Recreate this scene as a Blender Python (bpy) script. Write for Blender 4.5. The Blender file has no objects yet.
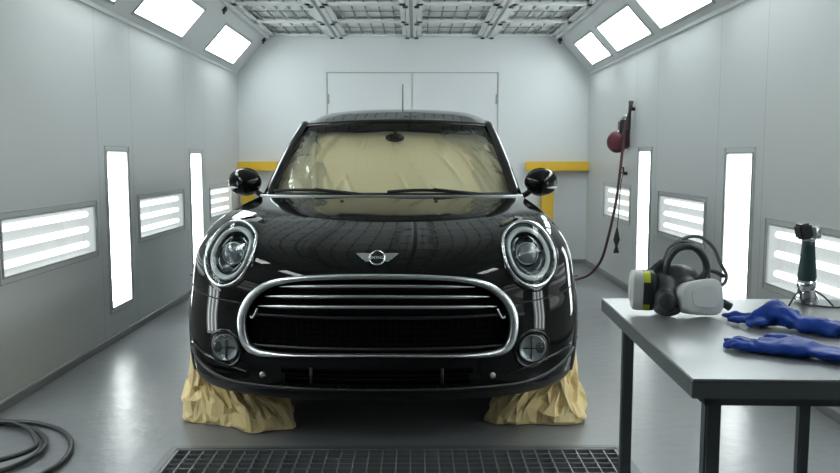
import bpy, bmesh, math, random
from mathutils import Vector, Matrix, noise
from mathutils.bvhtree import BVHTree
random.seed(7)
SC = bpy.context.scene
COL = SC.collection
PI = math.pi

# ------------------------------------------------------------------ materials
def mat(name, color, rough=0.5, metal=0.0, spec=0.5, coat=0.0, emis=None, estr=0.0, bump=None, ior=None, trans=0.0, var=None, alpha=None):
    m = bpy.data.materials.new(name); m.use_nodes = True
    nt = m.node_tree; b = nt.nodes['Principled BSDF']
    b.inputs['Base Color'].default_value = (*color, 1)
    b.inputs['Roughness'].default_value = rough
    b.inputs['Metallic'].default_value = metal
    b.inputs['Specular IOR Level'].default_value = spec
    b.inputs['Coat Weight'].default_value = coat
    b.inputs['Coat Roughness'].default_value = 0.02
    b.inputs['Transmission Weight'].default_value = trans
    if ior: b.inputs['IOR'].default_value = ior
    if emis:
        b.inputs['Emission Color'].default_value = (*emis, 1)
        b.inputs['Emission Strength'].default_value = estr
    if bump or var:
        tc = nt.nodes.new('ShaderNodeTexCoord')
    if bump:
        sc, st, dist = bump
        n = nt.nodes.new('ShaderNodeTexNoise'); n.inputs['Scale'].default_value = sc; n.inputs['Detail'].default_value = 5
        bp = nt.nodes.new('ShaderNodeBump'); bp.inputs['Strength'].default_value = st; bp.inputs['Distance'].default_value = dist
        nt.links.new(tc.outputs['Object'], n.inputs['Vector'])
        nt.links.new(n.outputs['Fac'], bp.inputs['Height']); nt.links.new(bp.outputs['Normal'], b.inputs['Normal'])
    if var:
        sc, c2 = var
        n2 = nt.nodes.new('ShaderNodeTexNoise'); n2.inputs['Scale'].default_value = sc; n2.inputs['Detail'].default_value = 4
        r = nt.nodes.new('ShaderNodeValToRGB'); r.color_ramp.elements[0].position = .35; r.color_ramp.elements[1].position = .65
        r.color_ramp.elements[0].color = (*color, 1); r.color_ramp.elements[1].color = (*c2, 1)
        nt.links.new(tc.outputs['Object'], n2.inputs['Vector']); nt.links.new(n2.outputs['Fac'], r.inputs['Fac'])
        nt.links.new(r.outputs['Color'], b.inputs['Base Color'])
    return m

def thin_glass(name, tint, refl_rough=0.0, ior=1.45, fmul=1.0):
    m = bpy.data.materials.new(name); m.use_nodes = True; nt = m.node_tree
    nt.nodes.clear()
    o = nt.nodes.new('ShaderNodeOutputMaterial'); mx = nt.nodes.new('ShaderNodeMixShader')
    t = nt.nodes.new('ShaderNodeBsdfTransparent'); t.inputs[0].default_value = (*tint, 1)
    g = nt.nodes.new('ShaderNodeBsdfGlossy'); g.inputs['Roughness'].default_value = refl_rough
    f0 = ((ior-1)/(ior+1))**2
    lw = nt.nodes.new('ShaderNodeLayerWeight'); lw.inputs['Blend'].default_value = .5   # facing output: 1-|cos|
    pw = nt.nodes.new('ShaderNodeMath'); pw.operation = 'POWER'; pw.inputs[1].default_value = 5
    mu = nt.nodes.new('ShaderNodeMath'); mu.operation = 'MULTIPLY_ADD'; mu.inputs[1].default_value = (1-f0)*fmul; mu.inputs[2].default_value = f0*fmul; mu.use_clamp = True
    nt.links.new(lw.outputs['Facing'], pw.inputs[0]); nt.links.new(pw.outputs[0], mu.inputs[0]); nt.links.new(mu.outputs[0], mx.inputs[0])
    nt.links.new(t.outputs[0], mx.inputs[1]); nt.links.new(g.outputs[0], mx.inputs[2])
    nt.links.new(mx.outputs[0], o.inputs[0])
    return m

def floor_mat():
    m = mat('floor_paint', (.20, .21, .215), rough=.22, spec=.5)
    nt = m.node_tree; b = nt.nodes['Principled BSDF']; L = nt.links
    tc = nt.nodes.new('ShaderNodeTexCoord')
    n = nt.nodes.new('ShaderNodeTexNoise'); n.inputs['Scale'].default_value = 1.3; n.inputs['Detail'].default_value = 6; n.inputs['Roughness'].default_value = .6
    r = nt.nodes.new('ShaderNodeValToRGB'); r.color_ramp.elements[0].position = .3; r.color_ramp.elements[1].position = .7
    r.color_ramp.elements[0].color = (.155, .165, .172, 1); r.color_ramp.elements[1].color = (.178, .188, .195, 1)
    L.new(tc.outputs['Object'], n.inputs['Vector']); L.new(n.outputs['Fac'], r.inputs['Fac']); L.new(r.outputs['Color'], b.inputs['Base Color'])
    n2 = nt.nodes.new('ShaderNodeTexNoise'); n2.inputs['Scale'].default_value = 3.5; n2.inputs['Detail'].default_value = 3
    r2 = nt.nodes.new('ShaderNodeMapRange'); r2.inputs['To Min'].default_value = .25; r2.inputs['To Max'].default_value = .36
    L.new(tc.outputs['Object'], n2.inputs['Vector']); L.new(n2.outputs['Fac'], r2.inputs['Value']); L.new(r2.outputs[0], b.inputs['Roughness'])
    n3 = nt.nodes.new('ShaderNodeTexNoise'); n3.inputs['Scale'].default_value = 14; n3.inputs['Detail'].default_value = 4
    bp = nt.nodes.new('ShaderNodeBump'); bp.inputs['Strength'].default_value = .25; bp.inputs['Distance'].default_value = .01
    L.new(tc.outputs['Object'], n3.inputs['Vector']); L.new(n3.outputs['Fac'], bp.inputs['Height']); L.new(bp.outputs['Normal'], b.inputs['Normal'])
    return m

M = {}
M['wall'] = mat('wall_enamel', (.62, .645, .65), rough=.38, spec=.4, bump=(40, .05, .002))
M['wall_back'] = mat('back_wall_enamel', (.70, .73, .745), rough=.35, spec=.4, bump=(30, .05, .002))
M['wall_dark'] = mat('front_shutter_grey', (.12, .125, .13), rough=.6)
M['seam'] = mat('panel_joint', (.42, .44, .44), rough=.7)
M['floor'] = floor_mat()
M['pit'] = mat('pit_concrete', (.02, .022, .024), rough=.8)
M['grate'] = mat('grate_steel', (.17, .18, .185), rough=.45, metal=.3)
M['grate_frame'] = mat('grate_frame_steel', (.11, .12, .125), rough=.4, metal=.3)
M['ceil'] = mat('ceiling_enamel', (.75, .78, .78), rough=.5)
M['filter'] = mat('filter_fabric', (.84, .87, .86), rough=.95, spec=.1, bump=(160, .3, .003))
M['rail'] = mat('rail_enamel', (.74, .77, .77), rough=.4)
M['rod'] = mat('zinc_rod', (.26, .28, .275), rough=.5, metal=.3)
M['clamp'] = mat('clamp_black', (.03, .03, .03), rough=.5)
M['base'] = mat('baseboard_grey', (.24, .255, .26), rough=.5)
M['lframe'] = mat('light_frame', (.42, .45, .45), rough=.4)
M['reflector'] = mat('light_reflector', (.85, .87, .87), rough=.5, emis=(.95, 1, .995), estr=4.0)
M['tube'] = mat('fluorescent_tube', (.9, .9, .9), rough=.4, emis=(.95, 1, .995), estr=16.0)
M['reflector_h'] = mat('wall_light_reflector', (.16, .17, .17), rough=.5, emis=(.95, 1, .995), estr=.55)
M['tube_h'] = mat('wall_light_tube', (.9, .9, .9), rough=.4, emis=(.95, 1, .99), estr=1.7)
M['reflector_v'] = mat('strip_light_reflector', (.35, .37, .37), rough=.5, emis=(.95, 1, .995), estr=1.6)
M['tube_v'] = mat('strip_light_tube', (.9, .9, .9), rough=.4, emis=(.95, 1, .99), estr=11)
M['pane'] = thin_glass('light_pane', (.95, .97, .97))
M['yellow'] = mat('safety_yellow', (.72, .46, .03), rough=.5)
M['paint'] = mat('black_car_paint', (.0022, .0026, .0028), rough=.04, spec=.30)
M['trimblack'] = mat('black_plastic', (.012, .013, .014), rough=.42)
M['gloss'] = mat('gloss_black_plastic', (.003, .003, .003), rough=.1)
M['void'] = mat('dark_cavity', (.003, .003, .003), rough=.9, spec=.1)
M['chrome'] = mat('chrome', (.72, .74, .75), rough=.12, metal=1)
M['chrome_soft'] = mat('brushed_chrome', (.82, .84, .85), rough=.30, metal=1)
M['satin'] = mat('satin_metal', (.60, .62, .63), rough=.3, metal=1)
M['lampin'] = mat('lamp_reflector', (.45, .47, .48), rough=.18, metal=1)
M['lampdark'] = mat('lamp_dark', (.03, .032, .034), rough=.25)
M['drl'] = mat('daylight_ring', (.55, .58, .58), rough=.22, spec=.8)
M['lampglass'] = thin_glass('lamp_glass', (.9, .93, .94), ior=1.4)
M['foglens'] = mat('fog_lamp_glass', (.40, .42, .43), rough=.22, metal=.55, bump=(90, .5, .004))
M['lens'] = mat('projector_lens', (.16, .18, .19), rough=.05, spec=1.0, coat=1)
M['glass'] = thin_glass('windscreen_glass', (.87, .89, .87), ior=1.45, fmul=.8)
M['darkglass'] = mat('tinted_glass', (.006, .008, .008), rough=.04, coat=.5)
M['rubber'] = mat('rubber', (.012, .012, .012), rough=.7)
M['kraft'] = mat('kraft_paper', (.78, .61, .30), rough=.6, spec=.3, bump=(18, .35, .008), var=(5, (.83, .67, .36)))
M['sheet'] = mat('masking_sheet_paper', (.76, .65, .40), rough=.30, spec=.6, var=(2.2, (.80, .70, .46)), bump=(9, .25, .01))
M['film'] = thin_glass('plastic_film', (.95, .96, .95), refl_rough=.14, ior=1.5, fmul=4)
M['steel'] = mat('table_steel', (.34, .355, .36), rough=.3, metal=.55, bump=(6, .05, .003), var=(1.5, (.39, .405, .41)))
M['steel_edge'] = mat('table_edge_steel', (.15, .165, .17), rough=.45, metal=.3)
M['leg'] = mat('table_leg_paint', (.075, .09, .095), rough=.45)
M['glove'] = mat('blue_nitrile', (.004, .042, .29), rough=.48, spec=.35, bump=(60, .3, .003))
M['respblack'] = mat('respirator_rubber', (.030, .034, .036), rough=.5)
M['strap'] = mat('grey_strap', (.15, .165, .165), rough=.7)
M['filterw'] = mat('cartridge_white', (.74, .76, .73), rough=.55)
M['lime'] = mat('lime_band', (.62, .72, .05), rough=.5)
M['hose'] = mat('black_hose', (.012, .014, .017), rough=.38)
M['hose_red'] = mat('dark_red_hose', (.06, .02, .022), rough=.5)
M['red'] = mat('dark_red_plastic', (.085, .010, .022), rough=.65)
M['handle'] = mat('teal_black_grip', (.014, .045, .050), rough=.5)

# ------------------------------------------------------------------ helpers
def obj(name, bm, m, parent=None, smooth=True, angle=None):
    me = bpy.data.meshes.new(name)
    bmesh.ops.recalc_face_normals(bm, faces=bm.faces[:])
    bm.to_mesh(me); bm.free()
    ms = m if isinstance(m, (list, tuple)) else [m]
    for x in ms: me.materials.append(x)
    if smooth:
        for p in me.polygons: p.use_smooth = True
        if angle: me.set_sharp_from_angle(angle=math.radians(angle))
    o = bpy.data.objects.new(name, me); COL.objects.link(o)
    if parent: o.parent = parent
    return o
def thing(name, label, cat, loc=(0, 0, 0), rotz=0, group=None):
    o = bpy.data.objects.new(name, None); COL.objects.link(o)
    o.empty_display_size = .1
    o.location = loc; o.rotation_euler = (0, 0, rotz)
    return tag(o, label, cat, group)
def tag(o, label, cat, group=None):
    o['label'] = label; o['category'] = cat
    if group: o['group'] = group
    return o
def struct(name, bm, m, smooth=False):
    o = obj(name, bm, m, None, smooth); o['kind'] = 'structure'; return o
def box(bm, x0, x1, y0, y1, z0, z1, bev=0.0, mi=0):
    t = bmesh.new()
    bmesh.ops.create_cube(t, size=1)
    for v in t.verts:
        v.co = Vector(((x0+x1)/2+v.co.x*(x1-x0), (y0+y1)/2+v.co.y*(y1-y0), (z0+z1)/2+v.co.z*(z1-z0)))
    if bev: bmesh.ops.bevel(t, geom=t.edges[:], offset=bev, segments=2, affect='EDGES')
    for f in t.faces: f.material_index = mi
    merge(bm, t); return bm
def merge(bm, t, M4=None):
    if M4 is not None: bmesh.ops.transform(t, matrix=M4, verts=t.verts[:])
    vm = [bm.verts.new(v.co) for v in t.verts]
    t.verts.index_update()
    for f in t.faces:
        try:
            nf = bm.faces.new([vm[v.index] for v in f.verts]); nf.material_index = f.material_index
        except ValueError: pass
    t.free()
def frame_for(tan, up=Vector((0, 0, 1))):
    tan = tan.normalized()
    if abs(tan.dot(up)) > .98: up = Vector((0, 1, 0))
    a = tan.cross(up).normalized(); b = a.cross(tan).normalized()
    return a, b
def catmull(P, n=8, closed=False):
    P = [Vector(p) for p in P]; out = []; N = len(P)
    rng = range(N if closed else N-1)
    for i in rng:
        p1, p2 = P[i], P[(i+1) % N]
        p0 = P[(i-1) % N] if (closed or i > 0) else p1*2-p2
        p3 = P[(i+2) % N] if (closed or i+2 < N) else p2*2-p1
        for k in range(n):
            t = k/n
            out.append(.5*((2*p1)+(-p0+p2)*t+(2*p0-5*p1+4*p2-p3)*t*t+(-p0+3*p1-3*p2+p3)*t**3))
    if not closed: out.append(P[-1])
    return out
def tube(bm, pts, rad, seg=10, closed=False, flat=1.0, caps=True, up=Vector((0, 0, 1)), mi=0):
    """rad: number or list; flat: ratio of b-radius to a-radius (number or list)"""
    pts = [Vector(p) for p in pts]; n = len(pts); rings = []
    a = b = None
    for i, p in enumerate(pts):
        if closed: tan = pts[(i+1) % n]-pts[(i-1) % n]
        else: tan = pts[min(i+1, n-1)]-pts[max(i-1, 0)]
        if tan.length < 1e-9: tan = Vector((0, 0, 1))
        tan.normalize()
        if a is None: a, b = frame_for(tan, up)
        else:
            a = (a-tan*a.dot(tan))
            if a.length < 1e-6: a, b = frame_for(tan, up)
            a.normalize(); b = a.cross(tan).normalized()
        r = rad[i] if isinstance(rad, (list, tuple)) else rad
        fl = flat[i] if isinstance(flat, (list, tuple)) else flat
        rings.append([bm.verts.new(p+a*math.cos(2*PI*k/seg)*r+b*math.sin(2*PI*k/seg)*r*fl) for k in range(seg)])
    m = n if closed else n-1
    for i in range(m):
        A, B = rings[i], rings[(i+1) % n]
        for k in range(seg):
            f = bm.faces.new((A[k], A[(k+1) % seg], B[(k+1) % seg], B[k])); f.material_index = mi
    if caps and not closed:
        bm.faces.new(rings[0]).material_index = mi; bm.faces.new(rings[-1][::-1]).material_index = mi
    return bm
def lathe(bm, prof, origin, axis, seg=24, ref=None, sx=1.0, mi=0):
    """prof: list of (r, h) along axis"""
    axis = Vector(axis).normalized(); a, b = frame_for(axis)
    origin = Vector(origin); rings = []
    for r, h in prof:
        if r < 1e-6: rings.append([bm.verts.new(origin+axis*h)])
        else: rings.append([bm.verts.new(origin+axis*h+a*math.cos(2*PI*k/seg)*r*sx+b*math.sin(2*PI*k/seg)*r) for k in range(seg)])
    for A, B in zip(rings, rings[1:]):
        for k in range(seg):
            k2 = (k+1) % seg
            if len(A) == 1 and len(B) == 1: continue
            if len(A) == 1: f = bm.faces.new((A[0], B[k2], B[k]))
            elif len(B) == 1: f = bm.faces.new((A[k], A[k2], B[0]))
            else: f = bm.faces.new((A[k], A[k2], B[k2], B[k]))
            f.material_index = mi
    return bm
def strip(bm, pts, nrm, w, h, closed=False, seg=6, mi=0):
    """rounded strip lying on a surface: pts, outward normals, width (list/num), height"""
    n = len(pts); rings = []
    for i in range(n):
        if closed: tan = pts[(i+1) % n]-pts[(i-1) % n]
        else: tan = pts[min(i+1, n-1)]-pts[max(i-1, 0)]
        tan.normalize(); nn = nrm[i].normalized(); nn = (nn-tan*nn.dot(tan)).normalized(); s = tan.cross(nn)
        ww = w[i] if isinstance(w, (list, tuple)) else w
        ring = []
        for k in range(seg+1):
            t = PI*k/seg
            ring.append(bm.verts.new(pts[i]+s*math.cos(t)*ww/2+nn*(math.sin(t)*h)))
        ring.append(bm.verts.new(pts[i]-s*ww/2*.9-nn*.012)); ring.append(bm.verts.new(pts[i]+s*ww/2*.9-nn*.012))
        rings.append(ring)
    L = seg+3
    for i in range(n if closed else n-1):
        A, B = rings[i], rings[(i+1) % n]
        for k in range(L): bm.faces.new((A[k], A[(k+1) % L], B[(k+1) % L], B[k])).material_index = mi
    if not closed: bm.faces.new(rings[0]); bm.faces.new(rings[-1][::-1])
    return bm
def grid(bm, F, nu, nv, closed_u=False, skip=None, mi=0):
    V = [[bm.verts.new(F(i/nu, j/nv)) for i in range(nu if closed_u else nu+1)] for j in range(nv+1)]
    nU = len(V[0])
    for j in range(nv):
        for i in range(nu):
            i2 = (i+1) % nU
            q = (V[j][i], V[j][i2], V[j+1][i2], V[j+1][i])
            if skip and skip(sum((v.co for v in q), Vector())/4): continue
            bm.faces.new(q).material_index = mi
    return V
def lerp(a, b, t): return a+(b-a)*t

# ------------------------------------------------------------------ camera
cam = bpy.data.cameras.new('camera'); co = bpy.data.objects.new('camera', cam); COL.objects.link(co)
cam.sensor_width = 36; cam.lens = 790/840*36; cam.clip_start = .05
co.location = (0, 0, 1.15)
co.rotation_euler = (math.radians(90-5.675), 0, math.radians(-.363))
SC.camera = co

# ------------------------------------------------------------------ room
XL, XR, YB, YF = -1.9, 1.87, 8.6, -2.5
ZW, ZC = 2.06, 2.42
CXL, CXR = -1.58, 1.54
def holed(bm, mp, a0, a1, b0, b1, holes, seams=()):
    hs = list(holes)+[(s-.0025, s+.0025, b0, b1) for s in seams]
    A = sorted({a0, a1, *[h[0] for h in hs], *[h[1] for h in hs]}); B = sorted({b0, b1, *[h[2] for h in hs], *[h[3] for h in hs]})
    A = [a for a in A if a0 <= a <= a1]; B = [b for b in B if b0 <= b <= b1]
    for i in range(len(A)-1):
        for j in range(len(B)-1):
            ca, cb = (A[i]+A[i+1])/2, (B[j]+B[j+1])/2
            if any(h[0] < ca < h[1] and h[2] < cb < h[3] for h in hs): continue
            bm.faces.new([bm.verts.new(mp(a, b, 0)) for a, b in ((A[i], B[j]), (A[i+1], B[j]), (A[i+1], B[j+1]), (A[i], B[j+1]))])
    for s in seams:
        bm.faces.new([bm.verts.new(mp(a, b, -.0012)) for a, b in ((s-.012, b0), (s+.012, b0), (s+.012, b1), (s-.012, b1))]).material_index = 1
    bmesh.ops.remove_doubles(bm, verts=bm.verts[:], dist=1e-5)
mpL = lambda a, b, d: Vector((XL+d, a, b))
mpR = lambda a, b, d: Vector((XR-d, a, b))
def slope_map(x0, x1):
    v = Vector((x1-x0, 0, ZC-ZW)); L = v.length; v.normalize()
    n = Vector((v.z, 0, -v.x)) if x1 > x0 else Vector((-v.z, 0, v.x))
    return (lambda a, b, d: Vector((x0, a, ZW))+v*b+n*d), L
mpSL, SLl = slope_map(XL, CXL)
mpSR, SLr = slope_map(XR, CXR)

LIT = dict(L=[(3.62, 4.68, .60, .865), (5.45, 6.47, .60, .865), (7.34, 8.2, .60, .865), (1.75, 2.8, .60, .865)],
           LV=[(4.90, 5.24, .21, 1.19), (6.72, 7.06, .21, 1.19), (3.05, 3.39, .21, 1.19)],
           R=[(3.12, 4.15, .49, .80), (5.08, 6.02, .597, .865), (6.86, 7.77, .60, .88), (1.3, 2.3, .49, .80)],
           RV=[(4.38, 4.74, .2, 1.175), (6.28, 6.60, .21, 1.205), (2.6, 2.94, .2, 1.175)])
SLIT = dict(SL=[(7.13, 8.2), (5.35, 6.42), (3.95, 5.0), (2.2, 3.25), (.5, 1.55)], SR=[(7.47, 8.24), (6.2, 7.23), (4.95, 5.97), (3.7, 4.72), (2.45, 3.47), (.6, 1.6)])  # last light on each slope is added, unseen, to brighten table and papers

bm = bmesh.new(); holed(bm, mpL, YF, YB, 0, ZW, LIT['L']+LIT['LV'], (2.95, 3.5, 4.78, 5.36, 6.60, 7.20))
struct('wall_left', bm, [M['wall'], M['seam']])
bm = bmesh.new(); holed(bm, mpR, YF, YB, 0, ZW, LIT['R']+LIT['RV'], (2.45, 3.05, 4.25, 4.9, 6.14, 6.74))
struct('wall_right', bm, [M['wall'], M['seam']])
bm = bmesh.new(); holed(bm, mpSL, YF, YB, 0, SLl, [(a, b, .065, .345) for a, b in SLIT['SL']])
struct('ceiling_slope_left', bm, M['wall'])
bm = bmesh.new(); holed(bm, mpSR, YF, YB, 0, SLr, [(a, b, .065, .345) for a, b in SLIT['SR']])
struct('ceiling_slope_right', bm, M['wall'])
def prof_wall(y, m, name):
    bm = bmesh.new()
    P = [(XL, 0), (XR, 0), (XR, ZW), (CXR, ZC), (CXR, 2.52), (CXL, 2.52), (CXL, ZC), (XL, ZW)]
    bm.faces.new([bm.verts.new((x, y, z)) for x, z in P])
    return struct(name, bm, m)
prof_wall(YB, M['wall_back'], 'wall_back'); prof_wall(YF, M['wall_dark'], 'wall_front')
bm = bmesh.new(); box(bm, CXL-.02, CXR+.02, YF, YB, 2.50, 2.52); struct('ceiling', bm, M['ceil'])
for n, x, s in (('left', CXL, 1), ('right', CXR, -1)):
    bm = bmesh.new(); box(bm, min(x, x+s*.035), max(x, x+s*.035), YF, YB, ZC-.012, 2.50, .004); struct('trim_%d' % (1 if s > 0 else 2), bm, M['rail'])
# small ledge along the top of each side wall
for i, (x, s) in enumerate(((XL, 1), (XR, -1))):
    bm = bmesh.new(); box(bm, min(x, x+s*.012), max(x, x+s*.012), YF, YB, ZW-.03, ZW, .003); struct('trim_%d' % (3+i), bm, M['wall'])
for n, x, s in (('left', XL, 1), ('right', XR, -1)):
    bm = bmesh.new(); box(bm, min(x, x+s*.025), max(x, x+s*.025), YF, YB, 0, .045, .004); struct('baseboard_'+n, bm, M['base'])
bm = bmesh.new(); box(bm, XL+.03, XR-.03, YB-.02, YB, 0, .045, .004); struct('baseboard_back', bm, M['base'])
# floor with extraction pit
GX0, GX1, GY0, GY1 = -.945, .80, 2.2, 3.04
bm = bmesh.new()
holed(bm, lambda a, b, d: Vector((a, b, 0)), XL, XR, YF, YB, [(GX0, GX1, GY0, GY1)])
struct('floor', bm, M['floor'])
bm = bmesh.new()
for q in (((GX0, GY0), (GX1, GY0)), ((GX1, GY0), (GX1, GY1)), ((GX1, GY1), (GX0, GY1)), ((GX0, GY1), (GX0, GY0))):
    bm.faces.new([bm.verts.new((*q[0], 0)), bm.verts.new((*q[1], 0)), bm.verts.new((*q[1], -.5)), bm.verts.new((*q[0], -.5))])
bm.faces.new([bm.verts.new((x, y, -.5)) for x, y in ((GX0, GY0), (GX1, GY0), (GX1, GY1), (GX0, GY1))])
struct('floor_pit', bm, M['pit'])
# grate
g = thing('floor_grate', 'dark steel walk-on grating over the floor pit in front of the car', 'grate', (0, 0, 0))
bm = bmesh.new()
for a in ((GX0, GX1, GY0, GY0+.012), (GX0, GX1, GY1-.012, GY1), (GX0, GX0+.012, GY0, GY1), (GX1-.012, GX1, GY0, GY1)):
    box(bm, *a, -.035, .001)
obj('frame', bm, M['grate'], g, False)
bm = bmesh.new()
x = GX0+.055
while x < GX1-.02:
    box(bm, x-.0025, x+.0025, GY0+.01, GY1-.01, -.033, -.001); x += .0545
y = GY1-.05
while y > GY0+.02:
    box(bm, GX0+.01, GX1-.01, y-.002, y+.002, -.024, -.002); y -= .047
obj('bars', bm, M['grate'], g, False)
fr = bmesh.new()
w = .028
for a in ((GX0-w, GX1+w, GY0-w, GY0), (GX0-w, GX1+w, GY1, GY1+w), (GX0-w, GX0, GY0, GY1), (GX1, GX1+w, GY0, GY1)): box(fr, *a, -.01, .003)
obj('rim', fr, M['grate_frame'], g, False)

# back double door
def door(n, x0, x1, hs):
    bm = bmesh.new(); box(bm, x0+.004, x1-.004, YB-.012, YB, .05, 2.054, .003); d = struct('door_%d' % n, bm, M['wall_back'])
    bm = bmesh.new()
    hx = x0+.012 if hs < 0 else x1-.012
    for z in (.35, 1.05, 1.78): tube(bm, [(hx, YB-.02, z-.05), (hx, YB-.02, z+.05)], .008, 8)
    obj('hinge', bm, M['lframe'], d)
    return d
door(1, -.938, -.031, -1); door(2, -.031, .887, 1)
bm = bmesh.new()
for a in ((-.948, -.938, 2.064), (.887, .897, 2.064)): box(bm, a[0], a[1], YB-.014, YB, 0.05, a[2])
box(bm, -.948, .897, YB-.014, YB, 2.055, 2.065); box(bm, -.0335, -.0285, YB-.0135, YB, .05, 2.055)
struct('trim_5', bm, M['seam'])

# ------------------------------------------------------------------ lights
def light(kind, mp, a0, a1, b0, b1, label, cat, group, vertical=False, ntube=3, fw=.035):
    o = mp((a0+a1)/2, (b0+b1)/2, 0)
    t = thing(kind, label, cat, o, 0, group)
    dd = -.075
    P = lambda a, b, d: mp(a, b, d)-o
    bm = bmesh.new()
    def quad(*q, mi=0): bm.faces.new([bm.verts.new(P(*p)) for p in q]).material_index = mi
    quad((a0, b0, dd), (a1, b0, dd), (a1, b1, dd), (a0, b1, dd))
    quad((a0, b0, 0), (a1, b0, 0), (a1, b0, dd), (a0, b0, dd)); quad((a0, b1, 0), (a1, b1, 0), (a1, b1, dd), (a0, b1, dd))
    quad((a0, b0, 0), (a0, b1, 0), (a0, b1, dd), (a0, b0, dd)); quad((a1, b0, 0), (a1, b1, 0), (a1, b1, dd), (a1, b0, dd))
    sfx = '' if kind == 'ceiling_light' else ('_v' if vertical else '_h')
    obj('reflector', bm, M['reflector'+sfx], t, False)
    for k in range(ntube):
        f = (k+.5)/ntube
        if vertical: p, q = P(lerp(a0, a1, f), b0+.02, dd+.03), P(lerp(a0, a1, f), b1-.02, dd+.03)
        else: p, q = P(a0+.02, lerp(b0, b1, f), dd+.03), P(a1-.02, lerp(b0, b1, f), dd+.03)
        bm = bmesh.new(); tube(bm, [p, q], .019, 10); obj('tube', bm, M['tube'+sfx], t)
    bm = bmesh.new(); quad((a0, b0, -.004), (a1, b0, -.004), (a1, b1, -.004), (a0, b1, -.004)); obj('pane', bm, M['pane'], t, False)
    bm = bmesh.new()
    def bar(a, b, c, d):
        e = bmesh.new(); V = [e.verts.new(P(p, q, h)) for h in (-.004, .006) for p, q in ((a, c), (b, c), (b, d), (a, d))]
        for f in ((0, 1, 2, 3), (4, 5, 6, 7), (0, 1, 5, 4), (1, 2, 6, 5), (2, 3, 7, 6), (3, 0, 4, 7)): e.faces.new([V[i] for i in f])
        merge(bm, e)
    i = .008
    bar(a0-i, a1+i, b0-i, b0+.002); bar(a0-i, a1+i, b1-.002, b1+i); bar(a0-i, a0+.002, b0, b1); bar(a1-.002, a1+i, b0, b1)
    e = .004  # raised outer edge of the mounting flange
    A0, A1, B0, B1 = a0-fw, a1+fw, b0-fw, b1+fw
    bar(A0, A1, B0, B0+e); bar(A0, A1, B1-e, B1); bar(A0, A0+e, B0, B1); bar(A1-e, A1, B0, B1)
    obj('frame', bm, M['lframe'], t, False)
    return t
gH, gV, gS = 'horizontal wall lights', 'vertical wall lights', 'lights in the sloped ceiling edges'
LB = {'L': ['horizontal light panel in the left wall nearest the camera, cut by the picture edge', 'horizontal light panel in the left wall between the two upright lights',
            'small horizontal light panel in the left wall at the far end beside the yellow rail', 'horizontal light panel in the left wall beside the camera, out of view'],
      'LV': ['tall upright light strip in the left wall, the nearer and larger one', 'tall upright light strip in the left wall, the narrow far one behind the headlight', 'tall upright light strip in the left wall beside the camera, out of view'],
      'R': ['wide horizontal light panel in the right wall behind the upright hand tool', 'horizontal light panel in the right wall between the two upright lights above the respirator',
            'small horizontal light panel in the right wall behind the hanging hoses', 'horizontal light panel in the right wall beside the camera, out of view'],
      'RV': ['tall upright light strip in the right wall, the near one directly behind the respirator straps', 'tall narrow upright light strip in the right wall beside the hanging hoses', 'tall upright light strip in the right wall beside the camera, out of view'],
      'SL': ['square ceiling-edge light at the far left corner by the back wall', 'ceiling-edge light on the left slope, second from the back wall', 'ceiling-edge light on the left slope, third from the back, barely in the picture', 'ceiling-edge light on the left slope above the camera, out of view', 'unseen ceiling-edge light added on the left slope near the camera to brighten the foreground'],
      'SR': ['square ceiling-edge light at the far right corner by the back wall', 'ceiling-edge light on the right slope, second from the back wall', 'large ceiling-edge light on the right slope, third from the back, cut by the picture top',
             'ceiling-edge light on the right slope, fourth from the back, out of view', 'ceiling-edge light on the right slope above the camera, out of view', 'unseen ceiling-edge light added on the right slope over the work table to brighten it']}
for k, mp in (('L', mpL), ('R', mpR)):
    for i, r in enumerate(LIT[k]): light('wall_light', mp, *r, LB[k][i], 'wall light', gH)
    for i, r in enumerate(LIT[k+'V']): light('wall_light', mp, *r, LB[k+'V'][i], 'wall light', gV, True)
for k, mp in (('SL', mpSL), ('SR', mpSR)):
    for i, r in enumerate(SLIT[k]): light('ceiling_light', mp, *r, .065, .345, LB[k][i], 'ceiling light', gS, False, 3, .02)

# ------------------------------------------------------------------ ceiling grid
rowsY = [8.55-.865*i for i in range(11)]
beamX = [-.83, -.033, .765]
BL = ['left', 'middle', 'right']
for bi, bx in enumerate(beamX):
    t = thing('ceiling_beam', 'white twin-rail ceiling beam running to the back wall, %s one of three' % BL[bi], 'ceiling beam', (bx, (YB+YF)/2, ZC), 0, 'ceiling beams')
    for s in (-1, 1):
        bm = bmesh.new(); box(bm, s*.032-.016, s*.032+.016, -(YB-YF)/2, (YB-YF)/2-.002, 0, .05, .004); obj('rail', bm, M['rail'], t, True, 30)
    bm = bmesh.new(); box(bm, -.016, .016, -(YB-YF)/2, (YB-YF)/2-.002, .02, .05); obj('web', bm, M['lframe'], t, False)
    for y in rowsY:
        for s in (-1, 1):
            bm = bmesh.new(); yy = y-(YB+YF)/2; box(bm, s*.048-.022, s*.048+.022, yy-.025, yy+.012, -.014, .0, .004); obj('clamp', bm, M['clamp'], t, True, 30)
cols = [(CXL+.035, beamX[0]-.048), (beamX[0]+.048, beamX[1]-.048), (beamX[1]+.048, beamX[2]-.048), (beamX[2]+.048, CXR-.035)]
CN = ['far left column', 'column left of the middle beam', 'column right of the middle beam', 'far right column']
RN = ['row against the back wall', 'second row from the back wall', 'third row from the back wall']
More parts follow.
